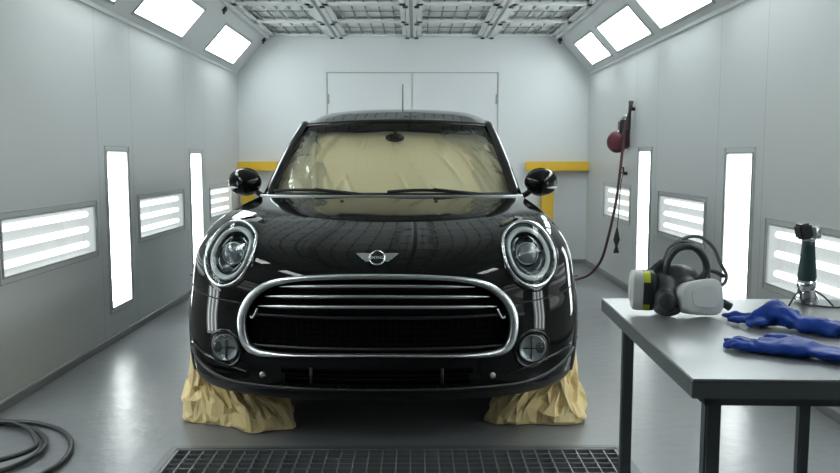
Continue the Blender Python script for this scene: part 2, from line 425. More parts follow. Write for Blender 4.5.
def filter_panel(x0, x1, y0, y1, label):
    cx, cy = (x0+x1)/2, (y0+y1)/2; W, D = (x1-x0)/2-.004, (y1-y0)/2-.004
    t = thing('ceiling_filter', label, 'ceiling filter', (cx, cy, ZC+.015), 0, 'framed filter panels of the ceiling')
    bm = bmesh.new(); fw = .05
    for a in ((-W, W, -D, -D+fw), (-W, W, D-fw, D), (-W, -W+fw, -D, D), (W-fw, W, -D, D)): box(bm, *a, 0, .022, .003)
    obj('frame', bm, M['rail'], t, False)
    bm = bmesh.new(); box(bm, -W+.01, W-.01, -D+.01, D-.01, .045, .06); obj('filter_mat', bm, M['filter'], t, False)
    bm = bmesh.new()
    n = 5
    for k in range(n):
        px = lerp(-W+fw, W-fw, (k+.5)/n)
        for (q0, q1) in ((-D+fw, -D*.30), (-D*.02, D-fw)): box(bm, px-.006, px+.006, q0, q1, .014, .034)
    for py in (-.06*D,): tube(bm, [(-W+.02, py, .02), (W-.02, py, .02)], .004, 6)
    obj('retaining_wires', bm, M['rod'], t, False)
    return t
for r in range(10):
    for c, (x0, x1) in enumerate(cols):
        if r < 3: lb = 'white framed ceiling filter, %s, %s' % (CN[c], RN[r])
        else: lb = 'white framed ceiling filter above the picture, seen only as a reflection in the car'
        filter_panel(x0, x1, rowsY[r+1], rowsY[r], lb)
for i, (x, y, z, lb) in enumerate(((-1.60, 8.52, 2.40, 'small black bracket in the far left ceiling corner'), (1.535, 8.52, 2.40, 'small black bracket in the far right ceiling corner'),
                          (-1.60, 6.8, 2.40, 'small black bracket on the left ceiling edge above the slope lights'))):
    bm = bmesh.new(); box(bm, x-.02, x+.02, y-.03, y+.03, z-.025, z+.03, .006); tube(bm, [(x, y, z-.02), (x+.0, y-.02, z-.045)], .01, 8)
    tag(obj('ceiling_bracket', bm, M['clamp'], None, True, 30), lb, 'bracket', 'black ceiling brackets')

# ------------------------------------------------------------------ yellow guard rails
def guard(x0, x1, px, label):
    t = thing('guard_rail', label, 'guard rail', (px, YB-.07, 0), 0, 'yellow guard rails')
    bm = bmesh.new(); box(bm, x0-px, x1-px, -.04, .04, 1.012, 1.112, .008); obj('rail', bm, M['yellow'], t, True, 30)
    bm = bmesh.new(); box(bm, -.062, .062, -.035, .035, 0.01, 1.012, .006); obj('post', bm, M['yellow'], t, True, 30)
    bm = bmesh.new(); box(bm, -.09, .09, -.065, .065, 0, .012, .003); obj('base_plate', bm, M['yellow'], t, True, 30)
guard(1.19, 1.865, 1.43, 'yellow guard rail and post at the back wall right of the car')
guard(-1.895, -1.15, -1.80, 'yellow guard rail at the back wall left of the car, behind the door mirror')

# ------------------------------------------------------------------ CAR
car = thing('car', 'glossy black compact hatchback with round headlights facing the camera', 'car', (-.147, 2.93, 0), math.radians(-.95))
# rows: zc, yc, zs, ys, w, n, yr
R = [(.205, .30, .20, .75, .67, 2.6, 3.55), (.212, .08, .205, .68, .78, 2.6, 3.70), (.235, .022, .225, .64, .825, 2.5, 3.78), (.285, .002, .28, .62, .840, 2.45, 3.81),
     (.36, .0, .36, .61, .847, 2.4, 3.82), (.44, .0, .44, .60, .849, 2.4, 3.82), (.52, .002, .52, .60, .847, 2.4, 3.82), (.60, .010, .60, .61, .841, 2.4, 3.82),
     (.67, .024, .68, .62, .832, 2.5, 3.80), (.72, .044, .745, .64, .822, 2.6, 3.79), (.760, .080, .803, .67, .800, 2.7, 3.78), (.800, .155, .850, .72, .774, 2.75, 3.77),
     (.838, .30, .885, .80, .750, 2.75, 3.75), (.875, .53, .910, .92, .730, 2.75, 3.73), (.908, .80, .928, 1.07, .714, 2.8, 3.71), (.938, 1.05, .942, 1.24, .703, 3.0, 3.70), (.950, 1.17, .950, 1.32, .697, 3.2, 3.69),
     (.948, 1.182, .948, 1.335, .692, 3.2, 3.68), (.930, 1.187, .932, 1.34, .686, 3.2, 3.67)]
def crom(vals, t):
    n = len(vals); i = min(int(t), n-2); f = t-i
    g = lambda k: vals[max(0, min(n-1, k))]
    out = []
    for a, b, c, d in zip(g(i-1), g(i), g(i+1), g(i+2)):
        out.append(.5*(2*b+(-a+c)*f+(2*a-5*b+4*c-d)*f*f+(-a+3*b-3*c+d)*f**3))
    return out
NU1, NU2, NU3 = 84, 56, 26
def body_row(v):
    zc, yc, zs, ys, w, n, yr = crom(R, v)
    out = []
    for i in range(NU1+1):
        t = PI/2*i/NU1
        sx = math.sin(t)**(2/n); cy = math.cos(t)**(2/n) if i < NU1 else 0
        x = w*sx; y = yc+(ys-yc)*(1-cy)
        out.append(Vector((x, y, zc+(zs-zc)*sx**2)))
    ye = yr-.42
    for i in range(1, NU2+1): out.append(Vector((w, lerp(ys, ye, i/NU2), zs)))
    for i in range(1, NU3+1):
        t = PI/2*(1-i/NU3); n3 = 3.0
        sx = math.sin(t)**(2/n3) if i < NU3 else 0; cy = math.cos(t)**(2/n3)
        out.append(Vector((w*sx, ye+(yr-ye)*cy, zs)))
    return out
SUB = 8
NR = (len(R)-1)*SUB
ROWS = [body_row(k/SUB) for k in range(NR+1)]
def half_faces():
    V = []; F = []
    for s in (1, -1):
        base = len(V)
        for r in ROWS: V += [Vector((p.x*s, p.y, p.z)) for p in r]
        N = len(ROWS[0])
        for j in range(NR):
            for i in range(N-1):
                q = (base+j*N+i, base+j*N+i+1, base+(j+1)*N+i+1, base+(j+1)*N+i)
                F.append(q if s > 0 else q[::-1])
    return V, F
BV, BF = half_faces()
BVH = BVHTree.FromPolygons(BV, BF)
def drape(x, z, off=0.0):
    h = BVH.ray_cast(Vector((x, -1, z)), Vector((0, 1, 0)))
    if h[0] is None: return Vector((x, .5, z)), Vector((0, -1, 0))
    n = h[1] if h[1].y < 0 else -h[1]
    return h[0]+n*off, n
def drape_side(y, z, s, off=0.0):
    h = BVH.ray_cast(Vector((2*s, y, z)), Vector((-s, 0, 0)))
    n = h[1] if h[1].x*s > 0 else -h[1]
    return h[0]+n*off, n
DS = math.tan(math.radians(6.8))
def drape_dn(x, z, off=0.0):
    d = Vector((0, 1, -DS)); h = BVH.ray_cast(Vector((x, -1, z+1.3*DS)), d.normalized())   # z is the height where the ray crosses y = .3
    if h[0] is None: return Vector((x, .5, z)), Vector((0, -1, 0))
    n = h[1] if h[1].y < 0 else -h[1]
    return h[0]+n*off, n
# outlines
GH = [(0, .703), (.15, .701), (.28, .694), (.37, .681), (.44, .655), (.495, .608), (.526, .550), (.530, .485), (.512, .430), (.472, .404), (.40, .398), (.25, .402), (.12, .405), (0, .406)]
GO = GH+[(-x, z) for x, z in GH[-2:0:-1]]
GC = [(p.x, p.y) for p in catmull([(x, z, 0) for x, z in GO], 7, True)]
def inside(poly, x, z):
    c = False; n = len(poly)
    for i in range(n):
        x1, z1 = poly[i]; x2, z2 = poly[(i+1) % n]
        if (z1 > z) != (z2 > z) and x < (x2-x1)*(z-z1)/(z2-z1)+x1: c = not c
    return c
HLc, HLa, HLb, HLt = (.601, .762), .108, .134, math.radians(15)
def hl_pt(s, r, th):
    # front-view ellipse, top leaning inward
    u, v = HLa*r*math.cos(th), HLb*r*math.sin(th)
    return (HLc[0]+u*math.cos(HLt)-v*math.sin(HLt))*s, HLc[1]+u*math.sin(HLt)+v*math.cos(HLt)
HLpoly = {s: [hl_pt(s, .95, 2*PI*k/48) for k in range(48)] for s in (1, -1)}
FGc, FGr = (.606, .402), .068
def cut(c):
    if c.y < .7:
        if inside(GC, c.x, c.z) and c.y < .45: return True
        for s in (1, -1):
            if c.z > .55 and inside(HLpoly[s], c.x, c.z+(c.y-.3)*DS): return True
            if (c.x-FGc[0]*s)**2+(c.z-FGc[1])**2 < FGr**2 and c.y < .5: return True
        if abs(c.x) < .36 and .295 < c.z < .352: return True
    for yw in (.78, 3.275):
        if abs(c.x) > .55 and (c.y-yw)**2+(c.z-.31)**2 < .348**2 and c.y > .3: return True
    return False
bm = bmesh.new(); vv = [bm.verts.new(v) for v in BV]
low = []
for f in BF:
    c = (BV[f[0]]+BV[f[1]]+BV[f[2]]+BV[f[3]])/4
    if cut(c): continue
    if c.z < .262: low.append(f); continue
    try: bm.faces.new([vv[i] for i in f])
    except ValueError: pass
bmesh.ops.delete(bm, geom=[v for v in bm.verts if not v.link_faces], context='VERTS')
bmesh.ops.remove_doubles(bm, verts=bm.verts[:], dist=1e-5)
obj('body_shell', bm, M['paint'], car)
bm = bmesh.new(); vv = [bm.verts.new(v) for v in BV]
for f in low:
    try: bm.faces.new([vv[i] for i in f])
    except ValueError: pass
bmesh.ops.delete(bm, geom=[v for v in bm.verts if not v.link_faces], context='VERTS')
bmesh.ops.remove_doubles(bm, verts=bm.verts[:], dist=1e-5)
obj('lower_valance', bm, M['trimblack'], car)['label'] = 'matt black lower bumper lip'
bm = bmesh.new(); box(bm, -.56, .56, .28, 3.5, .19, .205); obj('underbody', bm, M['void'], car)
# chin lip: soft bead along the bumper bottom rising to the sides
pts, nr = [], []
for k in range(81):
    x = lerp(-.86, .86, k/80); a = abs(x)/.86
    z = .268+.10*max(0, (a-.62)/.38)**2
    p, n = drape(max(-.85, min(.85, x)), z); pts.append(p); nr.append(n)
bm = bmesh.new(); strip(bm, pts, nr, .016, .006); obj('lip_bead', bm, M['trimblack'], car)
# grille
bm = bmesh.new(); P = []; N = []; W = []
for x, z in GC:
    p, n = drape(x, z); P.append(p); N.append(n)
    a = min(1, abs(x)/.53)
    W.append(lerp(.020 if z > .5 else .012, .036, max(0, (a-.55)/.45)**1.2))
strip(bm, P, N, W, .012, True, 8)
obj('grille_frame', bm, M['chrome_soft'], car)['label'] = 'chrome ring around the grille'
# recess behind the ring
bm = bmesh.new()
rim = [bm.verts.new(p+Vector((0, .004, 0))) for p in P]; bk = [bm.verts.new(Vector((p.x*.97, p.y+.05, (p.z-.55)*.95+.55))) for p in P]
for i in range(len(P)): bm.faces.new((rim[i], rim[(i+1) % len(P)], bk[(i+1) % len(P)], bk[i]))
def gback(x, z):
    p, n = drape(x, z); return Vector((x, p.y+.05, z))
zt = lambda x: max(z for (xx, z) in GC if abs(xx-x) < .03)
zb = lambda x: min(z for (xx, z) in GC if abs(xx-x) < .03)
grid(bm, lambda u, v: gback(lerp(-.525, .525, u), lerp(zb(lerp(-.525, .525, u)), zt(lerp(-.525, .525, u)), v)), 60, 6)
obj('grille_recess', bm, M['void'], car)
for z, hw in ((.667, .375), (.628, .432), (.589, .462)):
    bm = bmesh.new(); pp = []; rr = []
    for k in range(41):
        x = lerp(-hw, hw, k/40); p, n = drape(x, z-.004*(x/hw)**2); pp.append(p+Vector((0, .006, -.004*(x/hw)**2)))
        rr.append(.0065*min(1, .25+(hw-abs(x))/.12))
    tube(bm, pp, rr, 8); obj('grille_bar', bm, M['chrome_soft'], car)
bm = bmesh.new()
for z in (.545, .425):
    pp = [drape(lerp(-.50, .50, k/40), z)[0]+Vector((0, .022, 0)) for k in range(41)]; tube(bm, pp, .006, 8)
obj('grille_crossbar', bm, M['trimblack'], car)
# honeycomb lower mesh inside the grille
bm = bmesh.new()
for k in range(-20, 21):
    for z0, z1 in ((.41, .54),):
        x = k*.024; a = drape(x, z0)[0]; b = drape(x, z1)[0]
        if abs(x) < .49: tube(bm, [a+Vector((0, .035, 0)), b+Vector((0, .035, 0))], .0022, 5)
for z in (.44, .463, .486, .509, .532): tube(bm, [drape(lerp(-.5, .5, k/30), z)[0]+Vector((0, .035, 0)) for k in range(31)], .0022, 5)
obj('grille_mesh', bm, M['void'], car)
for s in (1, -1):
    bm = bmesh.new(); a = [drape((.472+dx)*s, zz)[0]+Vector((0, .004, 0)) for dx, zz in ((-.008, .572), (.0, .552), (.012, .535), (.022, .54))]
    tube(bm, catmull(a, 5), .004, 8); obj('grille_clip', bm, M['chrome_soft'], car)
# lower intake
bm = bmesh.new()
grid(bm, lambda u, v: drape(lerp(-.37, .37, u), lerp(.285, .36, v))[0]+Vector((0, .045, 0)), 30, 3); obj('intake_recess', bm, M['void'], car)
bm = bmesh.new()
for z in (.308, .324, .340): tube(bm, [drape(lerp(-.365, .365, k/30), z)[0]+Vector((0, .012, 0)) for k in range(31)], .0045, 6)
obj('intake_slats', bm, M['void'], car)
for s in (1, -1):
    bm = bmesh.new(); a = drape(.25*s, .292)[0]; b = drape(.25*s, .355)[0]; tube(bm, [a, b], .006, 8); obj('intake_mullion', bm, M['trimblack'], car)
    bm = bmesh.new(); p, n = drape(.445*s, .315, .001); lathe(bm, [(0, .004), (.009, .004), (.012, .002), (.012, -.004)], p, n, 20); obj('parking_sensor', bm, M['satin'], car)
    # crease beneath the fog lamp, rising outward
    pp, nn = [], []
    for k in range(25):
        t = k/24; x = lerp(.50, .80, t)*s; z = .318+.012*math.sin(t*PI)+.06*t*t
        p, n = drape(x, z); pp.append(p); nn.append(n)
    bm = bmesh.new(); strip(bm, pp, nn, [.006+.008*math.sin(PI*k/24) for k in range(25)], .006); obj('bumper_crease', bm, M['paint'], car)
    # panel seam between bonnet/fender and bumper
    pp = [drape(v.x*s, v.y, .0)[0] for v in catmull([(.850, .640, 0), (.80, .617, 0), (.72, .600, 0), (.62, .592, 0), (.535, .588, 0)], 6)]
    bm = bmesh.new(); tube(bm, pp, .0025, 6); obj('bonnet_seam', bm, M['rubber'], car)
# fog lamps
for s in (1, -1):
    f = obj('fog_light', bmesh.new(), M['void'], car)
    C0 = Vector((0, 0, 0)); rim = []
    for k in range(40):
        th = 2*PI*k/40; p, n = drape(FGc[0]*s+(FGr+.004)*math.cos(th), FGc[1]+(FGr+.004)*math.sin(th)); rim.append((p, n)); C0 += p/40
    ax = Vector((.18*s, -1, 0)).normalized()
    bm = bmesh.new(); strip(bm, [p for p, n in rim], [n for p, n in rim], .014, .006, True); obj('bezel', bm, M['gloss'], f)
    bm = bmesh.new(); lc = C0+Vector((0, .014, 0))
    a = [bm.verts.new(p) for p, n in rim]
    u_, v_ = frame_for(ax)
    # cone from the draped rim to the lamp body
    b = [bm.verts.new(lc+Vector((.056*math.cos(2*PI*k/40), 0, .056*math.sin(2*PI*k/40)))) for k in range(40)]
    for k in range(40): bm.faces.new((a[k], a[(k+1) % 40], b[(k+1) % 40], b[k]))
    bm.faces.new(b); obj('housing', bm, M['trimblack'], f)
    bm = bmesh.new(); lathe(bm, [(.053, -.004), (.055, .010), (.051, .013), (.049, .008), (.030, .004), (0, .002)], lc, ax, 32); obj('lamp_reflector', bm, M['foglens'], f)
    bm = bmesh.new(); lathe(bm, [(.048, .012), (.040, .019), (.022, .024), (0, .026)], lc, ax, 32); obj('lens', bm, M['lampglass'], f)
    bm = bmesh.new(); 
    box(bm, lc.x-.044, lc.x+.044, lc.y-.012, lc.y-.008, lc.z-.002, lc.z+.002); box(bm, lc.x-.002, lc.x+.002, lc.y-.012, lc.y-.008, lc.z-.044, lc.z+.044); obj('bulb_shield', bm, M['lampdark'], f)
# headlights
for s in (1, -1):
    h = obj('headlight', bmesh.new(), M['void'], car)
    NT = 56
    def ring(r, off=0.0):
        return [drape_dn(*hl_pt(s, r, 2*PI*k/NT), off) for k in range(NT)]
    R0 = ring(1.0); m_ = len(R0)
    mx_ = sum(p.x for p, n in R0)/m_; my_ = sum(p.y for p, n in R0)/m_; mz_ = sum(p.z for p, n in R0)/m_
    ky = .62*sum((p.y-my_)*(p.z-mz_) for p, n in R0)/sum((p.z-mz_)**2 for p, n in R0); kx = .9*sum((p.y-my_)*(p.x-mx_) for p, n in R0)/sum((p.x-mx_)**2 for p, n in R0)
    pn = Vector((kx, -1, ky)).normalized()
    def hpos(k, r=1.0):
        x, z = hl_pt(s, r, 2*PI*k/NT); d = drape_dn(x, z)[0]
        y = min(my_-.012+ky*(d.z-mz_)+kx*(x-mx_), d.y-.002)
        return Vector((x, y, z-(y-.3)*DS))
    R1 = [(hpos(k), pn) for k in range(NT)]; C = sum((p for p, n in R1), Vector())/NT
    g0 = [(p, q) for p, q in ring(1.10)]; g1 = ring(1.28, -.003)
    bm = bmesh.new(); rr = []
    for f in (0, .15, .35, .6, .85, 1):
        rr.append([bm.verts.new((R1[k][0]+Vector((0, .004, 0))).lerp(g1[k][0], f)+(-pn*0)+pn*(.010*math.sin(PI*f)*(1-f))) for k in range(NT)])
    for A, B in zip(rr, rr[1:]):
        for k in range(NT): bm.faces.new((A[k], A[(k+1) % NT], B[(k+1) % NT], B[k]))
    obj('surround', bm, M['paint'], h)
    ax = Vector((.10*s, -1, .18)).normalized()
    def cup(r, d, k): return C+(R1[k][0]-C)*r-ax*d
    def cupgrid(prof, mname, m):
        bm = bmesh.new(); rr = [[bm.verts.new(cup(r, d, k)) for k in range(NT)] for r, d in prof if r > .001]
        for A, B in zip(rr, rr[1:]):
            for k in range(NT): bm.faces.new((A[k], A[(k+1) % NT], B[(k+1) % NT], B[k]))
        if prof[-1][0] <= .001:
            c = bm.verts.new(C-ax*prof[-1][1])
            for k in range(NT): bm.faces.new((rr[-1][k], rr[-1][(k+1) % NT], c))
        return obj(mname, bm, m, h)
    
    bm = bmesh.new(); strip(bm, [p for p, n in R1], [n for p, n in R1], .012, .008, True, 8); obj('chrome_ring', bm, M['chrome'], h)
    cupgrid([(1.0, .0), (.93, .012), (.84, .018)], 'outer_bezel', M['lampdark'])
    cupgrid([(.84, .018), (.82, .004), (.76, -.002), (.70, .004), (.67, .016)], 'daylight_ring', M['drl'])
    cupgrid([(.67, .016), (.62, .035), (.52, .06), (.40, .075)], 'lamp_reflector', M['lampin'])
    cupgrid([(.42, .070), (.38, .072), (.0, .078)], 'lamp_back', M['lampdark'])
    bm = bmesh.new(); lathe(bm, [(.044, -.075), (.046, -.030), (.043, -.026), (.041, -.03)], C, ax, 32); obj('projector_bezel', bm, M['satin'], h)
    bm = bmesh.new(); lathe(bm, [(.041, -.034), (.036, -.022), (.022, -.012), (0, -.008)], C, ax, 32); obj('projector_lens', bm, M['lens'], h)
    for a0, a1 in ((.15, 1.1), (1.9, 2.9), (3.5, 4.3), (5.0, 5.9)):
        bm = bmesh.new(); pp = [C+(R1[int(lerp(a0, a1, q/8)/(2*PI)*NT) % NT][0]-C)*.55-ax*.030 for q in range(9)]
        tube(bm, pp, .006, 6, flat=.5); obj('reflector_fin', bm, M['lampin'], h)
    # clear cover, domed
    bm = bmesh.new(); prev = None
    prof = [(.95, -.004), (.85, -.016), (.65, -.027), (.4, -.034), (.2, -.037)]
    rr = [[bm.verts.new(cup(r, d, k)) for k in range(NT)] for r, d in prof]
    for A, B in zip(rr, rr[1:]):
        for k in range(NT): bm.faces.new((A[k], A[(k+1) % NT], B[(k+1) % NT], B[k]))
    c = bm.verts.new(C+ax*.038)
    for k in range(NT): bm.faces.new((rr[-1][k], rr[-1][(k+1) % NT], c))
    obj('lens_cover', bm, M['lampglass'], h)
# satin strip standing in for the highlight on the bonnet's rear edge
pp = []
ROWE = ROWS[16*SUB]
N1 = NU1
for sgn in (-1, 1):
    seq = [Vector((p.x*sgn, p.y, p.z+.003)) for p in ROWE[:N1+1]]
    pp = (seq[::-1] if sgn < 0 else pp+seq[1:])
bm = bmesh.new(); strip(bm, pp, [Vector((0, -.35, 1))]*len(pp), .012, .005); obj('bonnet_edge_highlight', bm, M['satin'], car)['label'] = 'bright strip standing in for the highlight along the rear edge of the bonnet'
for s in (1, -1):
    h = BVH.ray_cast(Vector((.235*s, 1.02, 2)), Vector((0, 0, -1)))
    bm = bmesh.new(); lathe(bm, [(0, .008), (.007, .006), (.010, 0), (.010, -.004)], h[0], (0, -.2, 1), 14); obj('washer_nozzle', bm, M['rubber'], car)
# cowl
bm = bmesh.new()
def cowl(u, v):
    x = lerp(-.69, .69, u); a = abs(x)/.69
    yb = 1.18+.15*a**3.2; return Vector((x, lerp(yb, yb+.12, v), lerp(.928, .915, v)))
grid(bm, cowl, 40, 3); obj('cowl', bm, M['trimblack'], car)
# windscreen surface
def WS(s, t, off=0.0):
    hw = lerp(.692, .575, t)
    x = s*hw; y = lerp(1.215, 1.86, t)+.15*abs(s)**2.6; z = lerp(.925, 1.372, t)-.02*t*s*s
    b = .022*math.sin(PI*t)
    n = Vector((0, -.57, .82))
    return Vector((x, y, z))+n*(b+off)
bm = bmesh.new(); grid(bm, lambda u, v: WS(u*2-1, v), 60, 24); obj('windscreen', bm, M['glass'], car)
bm = bmesh.new()
def rib(a, b, m, w, h=.008, nm='windscreen_seal'):
    pass
# black frit / header and pillars
pl = [WS(-1, t/20, .0) for t in range(21)]
for s in (1, -1):
    bm = bmesh.new(); pp = [WS(s*.985, t/24, .004) for t in range(25)]; nn = [Vector((.45*s, -.6, .6))]*25
    strip(bm, pp, nn, [lerp(.075, .055, t/24) for t in range(25)], .022); obj('windscreen_pillar', bm, M['gloss'], car)
bm = bmesh.new(); pp = [WS(lerp(-1, 1, k/40), .985, .004) for k in range(41)]; strip(bm, pp, [Vector((0, -.6, .8))]*41, .035, .008); obj('windscreen_header', bm, M['gloss'], car)
bm = bmesh.new(); pp = [WS(lerp(-.97, .97, k/40), .05, .004) for k in range(41)]; strip(bm, pp, [Vector((0, -.6, .8))]*41, .045, .005); obj('windscreen_sill', bm, M['trimblack'], car)
# roof
def roofz(t): # t 0..1 front to rear
    return 1.378+.108*math.sin(min(1, t*2.1)*PI/2)-.10*max(0, (t-.45)/.55)**2
def RF(s, t):
    hw = lerp(.575, .60, min(1, t*3)) - .05*max(0, (t-.5)/.5)
    yf = 1.86+.15*abs(s)**2.6; yr = 3.56-.10*abs(s)**3
    y = lerp(yf, yr, t)
    sa = abs(s)
    z = roofz(t)-(.022+.012*min(1, t*3))*sa**2-.055*sa**9*min(1, .25+t*3)
    return Vector((s*hw, y, z))
bm = bmesh.new(); grid(bm, lambda u, v: RF(math.sin((u*2-1)*PI/2), v), 60, 40); obj('roof', bm, M['paint'], car)
# sides of the cabin
for s in (1, -1):
    def SG(u, v):
        top = RF(s, .03+.94*u); yb = lerp(1.36, 3.62, u); bot = Vector((.692*s, yb, .935))
        p = bot.lerp(top, v); p.x += s*.02*math.sin(PI*v); return p
    bm = bmesh.new(); grid(bm, SG, 40, 10); obj('side_window', bm, M['darkglass'], car)
    for u in (.46, .9):
        bm = bmesh.new(); pp = [SG(u, k/10)+Vector((s*.003, 0, 0)) for k in range(11)]; strip(bm, pp, [Vector((s, 0, .2))]*11, .07 if u < .8 else .16, .006); obj('side_pillar', bm, M['gloss'], car)
    bm = bmesh.new(); pp = [RF(s, k/30) for k in range(31)]; strip(bm, pp, [Vector((s, 0, .3))]*31, .03, .01); obj('roof_rail', bm, M['gloss'], car)
    bm = bmesh.new(); pp = [Vector((.695*s, lerp(1.36, 3.6, k/20), .946)) for k in range(21)]; strip(bm, pp, [Vector((s, 0, .6))]*21, .02, .006); obj('belt_strip', bm, M['satin'], car)
def RG(u, v):
    s = math.sin((u*2-1)*PI/2); top = RF(s, 1.0); bot = Vector((.68*s, 3.68-.3*abs(s)**4, .935)); return bot.lerp(top, v)
bm = bmesh.new(); grid(bm, RG, 40, 8); obj('rear_window', bm, M['darkglass'], car)
# door handle and door gaps
for s in (1, -1):
    d = drape_side(2.35, .80, s, .012)[0]
    bm = bmesh.new(); tube(bm, [(d.x, 2.26, .80), (d.x+.02*s, 2.28, .802), (d.x+.02*s, 2.42, .802), (d.x, 2.44, .80)], .009, 8); obj('door_handle', bm, M['chrome'], car)
    bm = bmesh.new()
    for y in (1.42, 2.55):
        tube(bm, [drape_side(y, lerp(.30, .93, k/16), s, 0)[0] for k in range(17)], .002, 5)
    obj('door_gap', bm, M['rubber'], car)
    for yw in (.78, 3.275):
        pp, nn = [], []
        for k in range(41):
            th = lerp(-.18, PI+.18, k/40); y = yw+.365*math.cos(th); z = .31+.365*math.sin(th)
            if z < .23: continue
            p, n = drape_side(y, z, s); pp.append(p); nn.append(n)
        bm = bmesh.new(); strip(bm, pp, nn, .05, .010); obj('wheel_arch_trim', bm, M['trimblack'], car)
# wheels
for s in (1, -1):
    for yw in (.78, 3.275):
        w = obj('wheel', bmesh.new(), M['rubber'], car)
        c = Vector((.742*s, yw, .31)); ax = Vector((s, 0, 0))
        bm = bmesh.new(); lathe(bm, [(.20, -.085), (.235, -.095), (.285, -.09), (.305, -.075), (.31, -.03), (.31, .03), (.305, .075), (.285, .088), (.235, .092), (.205, .085), (.195, .0), (.20, -.085)], c, ax, 48); obj('tyre', bm, M['rubber'], w)
        bm = bmesh.new(); lathe(bm, [(.205, .083), (.198, .086), (.190, .07), (.186, -.05)], c, ax, 40)
        for q in range(5):
            th = 2*PI*q/5
            d = Vector((0, math.cos(th), math.sin(th))); tube(bm, [c+ax*.062+d*.03, c+ax*.066+d*.19], [.030, .022], 8, flat=.4, up=ax)
        lathe(bm, [(0, .075), (.035, .07), (.04, .05)], c, ax, 20); obj('rim', bm, M['satin'], w)
        bm = bmesh.new(); lathe(bm, [(0, -.0), (.19, -.01)], c, ax, 30); obj('brake_disc', bm, M['lampdark'], w)
# door mirrors
for s in (1, -1):
    mr = obj('door_mirror', bmesh.new(), M['gloss'], car)
    c = Vector((.818*s, 1.44, 1.018))
    bm = bmesh.new()
    bmesh.ops.create_icosphere(bm, subdivisions=4, radius=1)
    for v in bm.verts:
        x, y, z = v.co; back = max(0, y)
        v.co = Vector((x*.092*(1-.0*back), min(y, .35)*.085, z*.073*(1+.08*x*s)))+c
    obj('mirror_shell', bm, M['paint'], mr)
    bm = bmesh.new(); lathe(bm, [(0, .002), (.075, .002), (.078, -.002)], c+Vector((0, .031, 0)), (0, 1, 0), 32, sx=1.1); obj('mirror_glass', bm, M['chrome'], mr)
    bm = bmesh.new(); tube(bm, catmull([c+Vector((-.045*s, .0, -.035)), c+Vector((-.085*s, 0, -.068)), c+Vector((-.135*s, .01, -.085))], 5), [.026]*10+[.030], 12, flat=.6); obj('mirror_foot', bm, M['gloss'], mr)
    bm = bmesh.new(); pp = [c+Vector((math.sin(a)*.0925*s, -math.cos(a)*.086, -.028)) for a in [lerp(.25, 1.35, k/12) for k in range(13)]]
    pp = [c+Vector(((p-c).x*.92, (p-c).y*.92, -.028)) for p in pp]
    tube(bm, pp, [.002+.0055*math.sin(PI*k/12) for k in range(13)], 8); obj('mirror_highlight', bm, M['drl'], mr)  # pale band stands in for the reflection low on the mirror shell
# wipers
for (x0, x1, b) in ((-.10, -.66, 0), (.52, -.02, .0)):
    wv = obj('wiper', bmesh.new(), M['rubber'], car)
    def wp(x, t, off): return WS(x/.68, t, off)
    bm = bmesh.new(); tube(bm, catmull([wp(x0, -.01, .012), wp(lerp(x0, x1, .25), .035, .030), wp(lerp(x0, x1, .55), .075, .030)], 6), [.008]*6+[.006]*7, 8); obj('wiper_arm', bm, M['rubber'], wv)
    bm = bmesh.new(); tube(bm, [wp(lerp(x0, x1, .08+.92*k/14), .045+.045*math.sin(PI*k/14*.8), .012) for k in range(15)], .006, 6, flat=1.6); obj('wiper_blade', bm, M['rubber'], wv)
# interior mirror
iv = obj('interior_mirror', bmesh.new(), M['gloss'], car)
p = WS(0, .82, -.040)
bm = bmesh.new(); tube(bm, [p+Vector((lerp(-.055, .055, k/10), 0, 0)) for k in range(11)], [.008+.018*math.sin(PI*k/10)**.5 for k in range(11)], 14, flat=1.0); obj('mirror_body', bm, M['gloss'], iv)
bm = bmesh.new(); tube(bm, [p, WS(0, .90, -.012)], .009, 8); obj('mirror_stem', bm, M['gloss'], iv)
# antenna
an = obj('antenna', bmesh.new(), M['rubber'], car)
q = RF(.0, .80)
bm = bmesh.new(); lathe(bm, [(.022, -.006), (.018, .010), (.007, .022), (0, .024)], q, (0, 0, 1), 16); obj('antenna_base', bm, M['rubber'], an)
bm = bmesh.new(); tube(bm, [q+Vector((0, 0, .015)), q+Vector((0, .035, .27))], [.0045, .0035], 8); obj('antenna_rod', bm, M['rubber'], an)
# emblem
em = obj('emblem', bmesh.new(), M['chrome'], car)
ez = .765
def ep(x, z, off): 
    p, n = drape(x, z); return p+n*off
c0, cn = drape(0, ez); cn = Vector((0, -1, .35)).normalized()
E2 = Vector((1, 0, 0)); E3 = E2.cross(-cn).normalized()
if E3.z < 0: E3 = -E3
def epl(u, v, off=.004):
    q = drape(u, ez+v*.93); return q[0]+q[1]*off
bm = bmesh.new(); tube(bm, [epl(.0290*math.cos(2*PI*k/32), .0240*math.sin(2*PI*k/32)) for k in range(32)], .0032, 8, closed=True); obj('emblem_ring', bm, M['chrome'], em)
bm = bmesh.new(); ctr = bm.verts.new(epl(0, 0, .004)); rg = [bm.verts.new(epl(.028*math.cos(2*PI*k/32), .023*math.sin(2*PI*k/32), .002)) for k in range(32)]
for k in range(32): bm.faces.new((ctr, rg[k], rg[(k+1) % 32]))
obj('emblem_disc', bm, M['gloss'], em)
